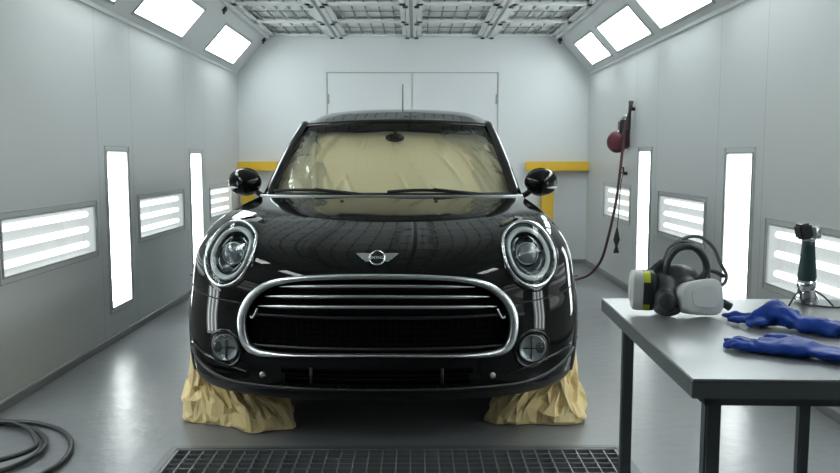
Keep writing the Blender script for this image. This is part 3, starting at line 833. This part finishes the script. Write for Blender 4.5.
for s in (1, -1):
    bm = bmesh.new()
    for j, (z0, z1, xe) in enumerate(((.0145, .0085, .083), (.0075, .0015, .074), (.0005, -.0060, .064), (-.0070, -.0135, .052))):
        x0 = .030
        A = [epl(s*lerp(x0, xe, k/8), z0+.001*math.sin(PI*k/8), .005) for k in range(9)]; B = [epl(s*lerp(x0, xe-.008, k/8), z1, .005) for k in range(9)]
        va = [bm.verts.new(v) for v in A]; vb = [bm.verts.new(v) for v in B]
        for k in range(8): bm.faces.new((va[k], va[k+1], vb[k+1], vb[k]))
    ex = bmesh.ops.extrude_face_region(bm, geom=bm.faces[:]); bmesh.ops.translate(bm, verts=[v for v in ex['geom'] if isinstance(v, bmesh.types.BMVert)], vec=(0, .005, 0))
    obj('emblem_wing', bm, M['satin'], em, False)
cu = bpy.data.curves.new('lettering', 'FONT'); cu.body = 'MINI'; cu.size = .0215; cu.align_x = 'CENTER'; cu.align_y = 'CENTER'; cu.extrude = .0006; cu.space_character = 1.1; cu.offset = .0004
t0 = bpy.data.objects.new('t', cu); COL.objects.link(t0); bpy.context.view_layer.update()
tm = bpy.data.meshes.new_from_object(t0.evaluated_get(bpy.context.evaluated_depsgraph_get())); bpy.data.objects.remove(t0)
tm.name = 'lettering'; tm.materials.clear(); tm.materials.append(M['chrome_soft'])
tx = bpy.data.objects.new('lettering', tm); COL.objects.link(tx); tx.parent = em
nrm = drape(0, ez)[1]; tx.location = drape(0, ez)[0]+nrm*.0045
tx.rotation_euler = nrm.to_track_quat('Z', 'Y').to_euler()

# masking sheet behind the windscreen
T = Matrix.Translation(car.location) @ Matrix.Rotation(math.radians(-.95), 4, 'Z')
ridges = [(.60, .98, .93, .05, .020), (.80, .95, .98, .20, .022), (.42, .96, .45, .6, .012), (-.62, .97, -.74, .25, .026), (-.80, .8, -.60, .10, .018), (-.02, .9, .02, .62, .008), (.25, .35, .52, .03, .012), (-.40, .33, -.25, .05, .012), (-.56, .08, -.40, .33, .012), (.02, .4, .2, .06, .01), (.93, .75, .78, .55, .014), (.72, .9, .97, .5, .016), (.55, .8, .80, .1, .014), (.66, .6, .90, .08, .014), (.35, .7, .60, .25, .012), (-.30, .9, -.31, .68, .012), (-.70, .55, -.45, .10, .014), (-.9, .4, -.62, .06, .014), (-.88, .62, -.72, .9, .014), (.15, .5, .38, .08, .010)]
def sheet(u, v):
    s = lerp(-.965, .965, u); t = lerp(.0, 1.07, v); d = -.048-.060*max(0, (t-.45)/.6)**1.6-.06*max(0, (.38-t)/.38)**1.5+.015*abs(s)**4
    for x0, y0, x1, y1, h in ridges:
        dx, dy = x1-x0, y1-y0; L2 = dx*dx+dy*dy; k = max(0, min(1, ((s-x0)*dx+(t-y0)*dy)/L2))
        dist = math.hypot(s-x0-k*dx, (t-y0-k*dy)*.9); d += h*1.2*math.exp(-(dist/.015)**2)*math.sin(PI*min(1, .15+k*.85))**.5
    e = abs(s)**3
    d += .014*noise.noise(Vector((s*2.2, t*2.5, 1)))+.012*e*noise.noise(Vector((s*9, t*6, 4)))-.02*max(0, .25-t)
    d = min(d, -.008)
    return T @ WS(s, t, d)
bm = bmesh.new(); grid(bm, sheet, 180, 60)
tag(obj('masking_sheet', bm, M['sheet']), 'beige masking paper sheet covering the inside of the car windscreen', 'masking paper')
def film_patch(sg, top, bot, seed, label):
    def F(u, v):
        t = lerp(.04, .94, v); inner = lerp(bot, top, v)+.10*noise.noise(Vector((v*4, seed, 0)))
        s = sg*lerp(inner, .97, u)
        d = -.014+.010*noise.noise(Vector((s*12+t*5, t*6, seed)))+.005*noise.noise(Vector((s*26, t*20, seed)))-.02*(1-u)**4
        return T @ WS(s, t, min(-.003, d))
    bm = bmesh.new(); grid(bm, F, 60, 60)
    tag(obj('plastic_film', bm, M['film']), label, 'plastic film', 'creased plastic films at the windscreen ends')
film_patch(-1, .80, .50, 3.1, 'creased clear plastic film at the left end of the windscreen')
film_patch(1, .45, .80, 8.4, 'creased clear plastic film at the right end of the windscreen')

# ------------------------------------------------------------------ wheel masking papers
def paper(side, foot, top, label, seed):
    """foot / top: closed plan outlines (x,y) world, same count, counter-clockwise from the front outer corner"""
    n = len(foot)
    F0 = catmull([(x, y, 0) for x, y in foot], 5, True); F1 = catmull([(x, y, 0) for x, y in top], 5, True); rnd = random.Random(int(seed*10))
    levels = [(0.004, 1.0, 0), (.02, 1.01, 0), (.055, .97, .06), (.095, .90, .22), (.13, .80, .48), (.165, .6, .72), (.21, .4, .86), (.27, .2, .95), (.33, .1, 1.0), (.40, 0, 1.04)]
    bm = bmesh.new(); rings = []
    N = len(F0)
    for j, (z, _, k) in enumerate(levels):
        ring = []
        for i in range(N):
            p = F0[i].lerp(F1[i], k)
            c = (sum(F1, Vector())/N)
            amp = .026*math.sin(PI*min(1, (j+.6)/8.5))
            nz = noise.noise(Vector((i*.33, j*.9, seed)))+.8*(rnd.random()-.5)
            d = (p-c).normalized(); q = p+d*nz*amp*1.5
            if j == 0: q = p+d*(.02*noise.noise(Vector((i*.35, 0, seed))))
            zz = z+(.03*noise.noise(Vector((i*.35, j*.8, seed+9)))+.024*(rnd.random()-.5) if j > 1 else 0)
            ring.append(bm.verts.new((q.x, q.y, max(.003, zz))))
        rings.append(ring)
    for A, B in zip(rings, rings[1:]):
        for i in range(N):
            i2 = (i+1) % N
            if rnd.random() < .5: bm.faces.new((A[i], A[i2], B[i2])); bm.faces.new((A[i], B[i2], B[i]))
            else: bm.faces.new((A[i], A[i2], B[i])); bm.faces.new((A[i2], B[i2], B[i]))
    o = obj('wheel_masking_paper', bm, M['kraft'], None, False)
    tag(o, label, 'masking paper', 'crumpled papers over the front wheels')
    sm = o.modifiers.new('solid', 'SOLIDIFY'); sm.thickness = .0015
    return o
paper(-1, [(-1.01, 3.38), (-.90, 3.33), (-.80, 3.30), (-.69, 3.22), (-.60, 3.24), (-.52, 3.29), (-.55, 3.45), (-.62, 3.75), (-.70, 4.05), (-.93, 4.08), (-1.03, 3.8), (-1.05, 3.55)],
      [(-.985, 3.42), (-.94, 3.385), (-.90, 3.385), (-.84, 3.385), (-.80, 3.39), (-.775, 3.42), (-.77, 3.55), (-.77, 3.75), (-.78, 3.98), (-.95, 4.0), (-1.01, 3.8), (-1.02, 3.58)],
      'crumpled brown kraft paper wrapping the front wheel at the left', 2.3)
paper(1, [(.31, 3.36), (.40, 3.31), (.50, 3.32), (.62, 3.30), (.72, 3.33), (.775, 3.50), (.775, 3.68), (.765, 3.85), (.72, 4.05), (.50, 4.05), (.40, 3.8), (.34, 3.5)],
      [(.49, 3.42), (.52, 3.385), (.58, 3.385), (.64, 3.385), (.68, 3.40), (.715, 3.46), (.735, 3.60), (.735, 3.80), (.73, 4.0), (.53, 4.0), (.50, 3.8), (.49, 3.6)],
      'crumpled brown kraft paper wrapping the front wheel at the right', 7.7)

# ------------------------------------------------------------------ floor hose coil
hp = [(-1.86, 3.345), (-1.74, 3.34), (-1.62, 3.315), (-1.49, 3.23), (-1.39, 3.10), (-1.335, 2.94), (-1.34, 2.80), (-1.42, 2.62), (-1.60, 2.52), (-1.78, 2.6), (-1.86, 2.85), (-1.87, 3.15), (-1.80, 3.30), (-1.66, 3.27), (-1.54, 3.17), (-1.47, 3.05),
      (-1.455, 2.94), (-1.50, 2.80), (-1.60, 2.66), (-1.75, 2.58), (-1.85, 2.75), (-1.87, 3.0), (-1.84, 3.22), (-1.74, 3.27), (-1.62, 3.20), (-1.53, 3.09), (-1.475, 2.97), (-1.53, 2.86), (-1.66, 2.74), (-1.80, 2.62)]
bm = bmesh.new(); P3 = [(x, y, .012+(.0 if i < 10 else (.004 if i < 18 else .022))) for i, (x, y) in enumerate(hp)]
tube(bm, catmull(P3, 10), .0105, 10)
tag(obj('air_hose', bm, M['hose']), 'black rubber hose lying in loose loops on the grey floor at the lower left', 'hose')

# ------------------------------------------------------------------ wall hoses and gun on the right wall
X = XR
hk = thing('hose_reel', 'dark red and black holder hanging high on the right wall with a long hose', 'hose holder', (X, 6.95, 1.31))
bm = bmesh.new(); lathe(bm, [(0, -.05), (.06, -.045), (.092, -.02), (.096, .0), (.080, .022), (.050, .034), (0, .038)], (-.10, .0, -.02), (-.55, -.83, 0), 28); obj('reel', bm, M['red'], hk)
bm = bmesh.new(); box(bm, -.09, 0, -.05, .045, -.08, .17, .015); obj('bracket', bm, M['clamp'], hk, True, 30)
bm = bmesh.new(); lathe(bm, [(0, .012), (.016, .010), (.018, 0)], (-.09, .0, .065), (-1, 0, 0), 16); obj('bolt', bm, M['chrome'], hk)
lh = thing('air_line', 'dark red air line hanging from a black nozzle down the right wall to the floor', 'hose', (X, 6.80, 1.55))
bm = bmesh.new(); tube(bm, catmull([(-.05, -.02, -.02), (-.08, .0, -.2), (-.09, .06, -.50), (-.10, .14, -.78), (-.13, .26, -1.10), (-.16, .40, -1.34), (-.23, .55, -1.49), (-.36, .55, -1.538), (-.56, .35, -1.538), (-.85, .0, -1.538)], 10), .012, 10); obj('line', bm, M['hose_red'], lh)
bm = bmesh.new(); tube(bm, [(-.05, -.02, -.16), (-.045, -.03, 0), (-.04, -.05, .08)], [.018, .014, .022], 10); box(bm, -.05, 0, -.035, .005, .0, .03, .004); obj('nozzle', bm, M['clamp'], lh)
bm = bmesh.new(); tube(bm, [(-.05, -.01, -.03), (-.08, .06, -.06)], [.010, .016], 10); lathe(bm, [(0, .02), (.018, .015), (.018, -.01), (0, -.015)], (-.06, .0, -.05), (-1, 0, 0), 14); obj('fitting', bm, M['satin'], lh)
sh = thing('hanging_cable', 'thin cable with a black pointed fitting hanging before the far right wall light', 'cable', (X, 6.98, 1.0))
bm = bmesh.new(); tube(bm, catmull([(-.03, 0, .04), (-.05, .01, -.1), (-.055, .04, -.35), (-.06, .06, -.50)], 8), .0045, 8); obj('cord', bm, M['clamp'], sh)
bm = bmesh.new(); tube(bm, [(-.06, .06, -.47), (-.06, .062, -.52), (-.06, .065, -.58), (-.06, .067, -.635), (-.06, .067, -.645), (-.06, .068, -.70)], [.006, .018, .030, .012, .012, .028], 10, flat=.6); obj('fitting', bm, M['clamp'], sh)
bm = bmesh.new(); box(bm, -.035, 0, -.02, .02, .0, .03, .004); tube(bm, [(-.03, 0, .02), (-.04, -.02, .07)], .009, 8); tube(bm, [(-.03, 0, .02), (-.05, .04, .02)], .007, 8); obj('hook', bm, M['clamp'], sh)

# ------------------------------------------------------------------ TABLE
TZ = .80
tb = thing('work_table', 'grey steel-topped work table with dark square legs at the lower right', 'table', (.9395, 1.577, 0), math.radians(-2.1))
tx0, tx1, ty0, ty1 = -.485, .62, -.37, .36
bm = bmesh.new(); box(bm, tx0, tx1, ty0, ty1, TZ-.004, TZ, .0015); obj('tabletop', bm, M['steel'], tb, True, 30)
bm = bmesh.new()
for a in ((tx0, tx1, ty0, ty0+.02), (tx0, tx1, ty1-.02, ty1), (tx0, tx0+.02, ty0+.02, ty1-.02), (tx1-.02, tx1, ty0+.02, ty1-.02)): box(bm, *a, TZ-.032, TZ-.004, .001)
obj('edge_rim', bm, M['steel_edge'], tb, True, 30)
bm = bmesh.new()
for a in ((tx0+.03, tx1-.03, ty0+.03, ty0+.05), (tx0+.03, tx1-.03, ty1-.05, ty1-.03), (tx0+.03, tx0+.05, ty0+.03, ty1-.03), (tx1-.05, tx1-.03, ty0+.03, ty1-.03)): box(bm, *a, TZ-.052, TZ-.032)
obj('apron', bm, M['leg'], tb, False)
for (lx, ly) in ((tx0+.034, ty0+.034), (tx0+.044, ty1-.06), (tx0+.478, ty1-.06), (tx0+.55, ty0+.03), (tx1-.065, ty0+.03), (tx1-.065, ty1-.06)):
    lg_b = bmesh.new(); box(lg_b, lx, lx+.026, ly, ly+.026, .012, TZ-.034, .003); lg = obj('leg', lg_b, M['leg'], tb, True, 30)
    bm = bmesh.new(); lathe(bm, [(0, 0), (.02, 0), (.022, .006), (.012, .014), (0, .014)], (lx+.013, ly+.013, 0), (0, 0, 1), 16); obj('foot', bm, M['rubber'], lg)

# ---- respirator
rp = thing('respirator', 'black half-mask respirator with two white filter cartridges on the table', 'respirator', (.603, 1.76, TZ))
def remesh(o, vox, it=6):
    r = o.modifiers.new('r', 'REMESH'); r.mode = 'VOXEL'; r.voxel_size = vox; r.use_smooth_shade = True
    s = o.modifiers.new('s', 'SMOOTH'); s.factor = .5; s.iterations = it
def blob(bm, c, r, rot=None, sub=3, pw=1.0):
    t = bmesh.new(); bmesh.ops.create_icosphere(t, subdivisions=sub, radius=1)
    for v in t.verts:
        q = Vector([math.copysign(abs(a)**pw, a) for a in v.co]); v.co = Vector((q.x*r[0], q.y*r[1], q.z*r[2]))
    Mx = Matrix.Translation(c)
    if rot: Mx = Mx @ rot
    merge(bm, t, Mx)
from mathutils import Euler
def cartridge(c, rot, W, H, D, name, band):
    """rounded-trapezoid filter: outline in local XZ, thickness along local -Y"""
    e = Euler([math.radians(a) for a in rot]).to_matrix().to_4x4(); Mx = Matrix.Translation(c) @ e
    root = obj(name, bmesh.new(), M['filterw'], rp)
    def outline(k):
        out = []
        for i in range(40):
            th = 2*PI*i/40; cx, sz = math.cos(th), math.sin(th)
            x = math.copysign(abs(cx)**.55, cx)*W; z = math.copysign(abs(sz)**.55, sz)*H*(1+.16*x/W)
            out.append((x*k, z*k))
        return out
    def shell(levels, m, nm, cap=True):
        b = bmesh.new(); mm = [m, M['respblack']] if nm == 'band' else m; rr = [[b.verts.new(Mx @ Vector((x, y, z))) for x, z in outline(k)] for k, y in levels]
        for A, B in zip(rr, rr[1:]):
            for i in range(40): b.faces.new((A[i], A[(i+1) % 40], B[(i+1) % 40], B[i])).material_index = 1 if (nm == 'band' and band and (i in (9, 10, 29, 30, 0, 39, 38, 1) or 18 <= i <= 21)) else 0
        if cap: b.faces.new(rr[0]); b.faces.new(rr[-1])
        obj(nm, b, mm, root, True, 40)
    shell([(.86, -D*.55), (.96, -D*.48), (1.0, -D*.30), (1.0, D*.12)], M['filterw'], 'cover')
    shell([(1.005, -D*.02 if band else D*.12), (1.005, D*.30)], M['lime'] if band else M['satin'], 'band')
    shell([(1.0, D*.30), (.98, D*.50), (.80, D*.62)], M['respblack'] if band else M['strap'], 'holder')
    shell([(.62, -D*.57), (.60, -D*.60)], M['filterw'], 'label_plate')
cartridge(Vector((.020, -.050, .045)), (-12, 0, 14), .050, .038, .040, 'filter_cartridge', False)
cartridge(Vector((-.088, .010, .056)), (0, 8, -100), .042, .042, .046, 'filter_cartridge', True)
bm = bmesh.new()
blob(bm, (-.045, .0, .048), (.036, .045, .044)); blob(bm, (-.052, -.045, .040), (.024, .022, .026)); blob(bm, (-.005, .02, .078), (.05, .04, .032)); blob(bm, (-.045, -.04, .020), (.032, .03, .018))
tube(bm, [(-.07, .02, .08), (-.03, .03, .11)], .015, 10); blob(bm, (.0, -.02, .05), (.04, .028, .036)); blob(bm, (-.065, .01, .055), (.02, .03, .034))
o = obj('facepiece', bm, M['respblack'], rp); remesh(o, .0035)
bm = bmesh.new(); lathe(bm, [(.019, -.004), (.021, .004), (.016, .009), (0, .010)], (-.055, -.066, .040), (-.2, -1, 0), 24); obj('exhale_valve', bm, M['respblack'], rp)
bm = bmesh.new(); tube(bm, catmull([(-.030, .0, .085), (-.034, .0, .118), (-.014, -.005, .148), (.018, -.008, .152), (.042, -.01, .130), (.050, -.01, .100), (.034, -.01, .080), (-.0, -.005, .076)], 6, True), .013, 10, closed=True, flat=.6); obj('face_seal', bm, M['respblack'], rp)
bm = bmesh.new(); tube(bm, catmull([(-.042, .01, .118), (-.028, .008, .150), (.002, .005, .163), (.034, .0, .150), (.056, .0, .112), (.058, -.01, .075)], 7), .0045, 8, flat=.7); obj('head_strap', bm, M['strap'], rp)
bm = bmesh.new(); tube(bm, catmull([(-.012, .02, .158), (.018, .02, .172), (.048, .02, .170), (.075, .018, .146), (.090, .015, .112), (.103, .01, .086), (.092, .0, .066), (.060, .0, .066)], 7), .0065, 8, flat=.6); obj('head_strap', bm, M['strap'], rp)
bm = bmesh.new(); tube(bm, catmull([(.050, .0, .098), (.070, .0, .096), (.095, .005, .084)], 5), .0070, 8, flat=.7); obj('strap_buckle', bm, M['respblack'], rp)
bm = bmesh.new(); tube(bm, [(.065, -.02, .036), (.085, -.02, .028), (.102, -.02, .018)], [.010, .009, .010], 10); obj('strap_clip', bm, M['respblack'], rp)

# ---- gloves
def glove(loc, rotz, label, fingers, palm, cuff, thumb, extra=()):
    bm = bmesh.new()
    for f in fingers+[thumb]:
        pts = catmull(f[0], 5); n = len(pts)
        tube(bm, pts, [f[1]*.86*(1.0 if i < n-3 else (1.0, .85, .5)[i-(n-3)]) for i in range(n)], 10, flat=.8)
    for pts, rads, fl in palm+cuff+list(extra):
        P = catmull(pts, 6); n = len(P); rr = [lerp(rads[min(int(i/(n-1)*(len(rads)-1)), len(rads)-2)], rads[min(int(i/(n-1)*(len(rads)-1)), len(rads)-2)+1], (i/(n-1)*(len(rads)-1)) % 1 if i < n-1 else 1) for i in range(n)]
        tube(bm, P, rr, 16, flat=fl)
    for v in bm.verts:
        q = v.co; dz = .005*noise.noise(q*60)+.006*noise.noise(q*18+Vector((0, 0, loc[0]*9)))
        v.co = Vector((q.x, q.y+dz, max(.0008, q.z+dz*1.2)))
    o = obj('work_glove', bm, M['glove']); remesh(o, .0028, 3)
    o.location = loc; o.rotation_euler = (0, 0, rotz)
    tag(o, label, 'glove', 'pair of blue gloves'); return o
glove((.578, 1.435, TZ), math.radians(-33), 'blue rubber glove lying flat nearest the front edge of the table',
      [([(.07, .034, .012), (.035, .036, .014), (.004, .030, .012)], .0105), ([(.07, .014, .012), (.03, .014, .015), (-.008, .010, .013)], .011),
       ([(.07, -.006, .012), (.03, -.008, .013), (-.004, -.010, .011)], .0105), ([(.07, -.022, .011), (.04, -.028, .012), (.012, -.030, .010)], .0095)],
      [([(.055, .006, .013), (.10, .004, .016), (.14, .0, .014)], [.036, .038, .030], .38)],
      [([(.13, .0, .014), (.20, -.004, .013), (.30, -.004, .012), (.36, -.004, .012)], [.031, .036, .044, .048], .28)],
      ([(.11, .03, .016), (.085, .048, .022), (.055, .050, .020)], .011))
glove((.665, 1.665, TZ), math.radians(-36), 'blue rubber glove with bunched-up palm lying behind the flat one',
      [([(.07, .030, .014), (.03, .028, .016), (-.002, .022, .012)], .0105), ([(.07, .012, .014), (.03, .010, .020), (-.010, .008, .014)], .011),
       ([(.08, -.004, .016), (.045, -.010, .014), (.008, -.010, .010)], .0105), ([(.08, -.020, .012), (.05, -.028, .012), (.02, -.028, .010)], .0095)],
      [([(.06, .006, .014), (.10, .004, .026), (.14, .0, .018)], [.030, .032, .026], .6)],
      [([(.13, .0, .014), (.18, -.012, .018), (.23, -.004, .014), (.32, -.014, .012)], [.026, .034, .022, .018], .5)],
      ([(.09, -.01, .020), (.075, -.035, .016), (.055, -.055, .013)], .011),
      [([(.055, -.04, .012), (.085, -.005, .042), (.10, .02, .044), (.12, .03, .016)], [.012, .014, .015, .012], .8),
       ([(.10, .02, .040), (.125, -.01, .032), (.16, -.04, .014)], [.014, .014, .012], .8),
       ([(.15, -.035, .016), (.19, -.02, .022), (.22, -.03, .014)], [.016, .018, .014], .9)])

# ---- upright hand tool
tl = thing('inspection_lamp', 'upright dark-gripped hand lamp on a chrome foot with thin wire legs at the table back', 'hand lamp', (.945, 1.88, TZ))
bm = bmesh.new(); lathe(bm, [(0, .001), (.026, .001), (.028, .008), (.026, .020), (.020, .028), (.019, .036), (.022, .042), (.021, .056), (.0, .058)], (0, 0, 0), (0, 0, 1), 28); obj('foot_collar', bm, M['chrome'], tl)
bm = bmesh.new(); lathe(bm, [(0, .054), (.019, .056), (.0215, .064), (.020, .082), (.017, .112), (.0150, .138), (.0145, .152), (0, .154)], (0, 0, 0), (.0, 0, 1), 28); obj('grip', bm, M['handle'], tl)
bm = bmesh.new(); lathe(bm, [(.0145, .152), (.016, .155), (.015, .160), (.0, .161)], (0, 0, 0), (0, 0, 1), 24); box(bm, .0, .023, -.016, .012, .158, .186, .003); obj('head_mount', bm, M['satin'], tl)
bm = bmesh.new(); box(bm, -.026, .003, -.020, .018, .160, .197, .005)
bmesh.ops.rotate(bm, cent=(0, 0, .165), matrix=Matrix.Rotation(math.radians(-12), 3, 'Y'), verts=bm.verts[:]); obj('lamp_head', bm, M['clamp'], tl, True, 30)
for a, b in (((-.018, -.005, .032), (-.062, -.045, .003)), ((.018, -.004, .032), (.040, -.05, .003)), ((.0, .018, .03), (.02, .05, .003))):
    bm = bmesh.new(); m_ = Vector(a).lerp(Vector(b), .5)+Vector((0, 0, .004)); tube(bm, catmull([a, m_, b], 6), .0022, 8); obj('wire_leg', bm, M['clamp'], tl)
bm = bmesh.new(); tube(bm, catmull([(-.022, -.01, .030), (-.020, -.03, .006), (.0, -.055, .004), (.035, -.075, .004), (.07, -.06, .004), (.16, -.04, .004)], 8), .0026, 8); obj('cord', bm, M['clamp'], tl)

# ------------------------------------------------------------------ world & view
wd = bpy.data.worlds.new('world'); SC.world = wd; wd.use_nodes = True
wd.node_tree.nodes['Background'].inputs[0].default_value = (.02, .022, .024, 1)
wd.node_tree.nodes['Background'].inputs[1].default_value = .3
vs = SC.view_settings
vs.view_transform = 'Standard'; vs.look = 'None'; vs.gamma = 1; vs.exposure = -0.09; vs.use_curve_mapping = False
cy = SC.cycles
cy.use_denoising = True
cy.max_bounces = 8; cy.diffuse_bounces = 4; cy.glossy_bounces = 5; cy.transmission_bounces = 4; cy.transparent_max_bounces = 12
cy.sample_clamp_indirect = 4
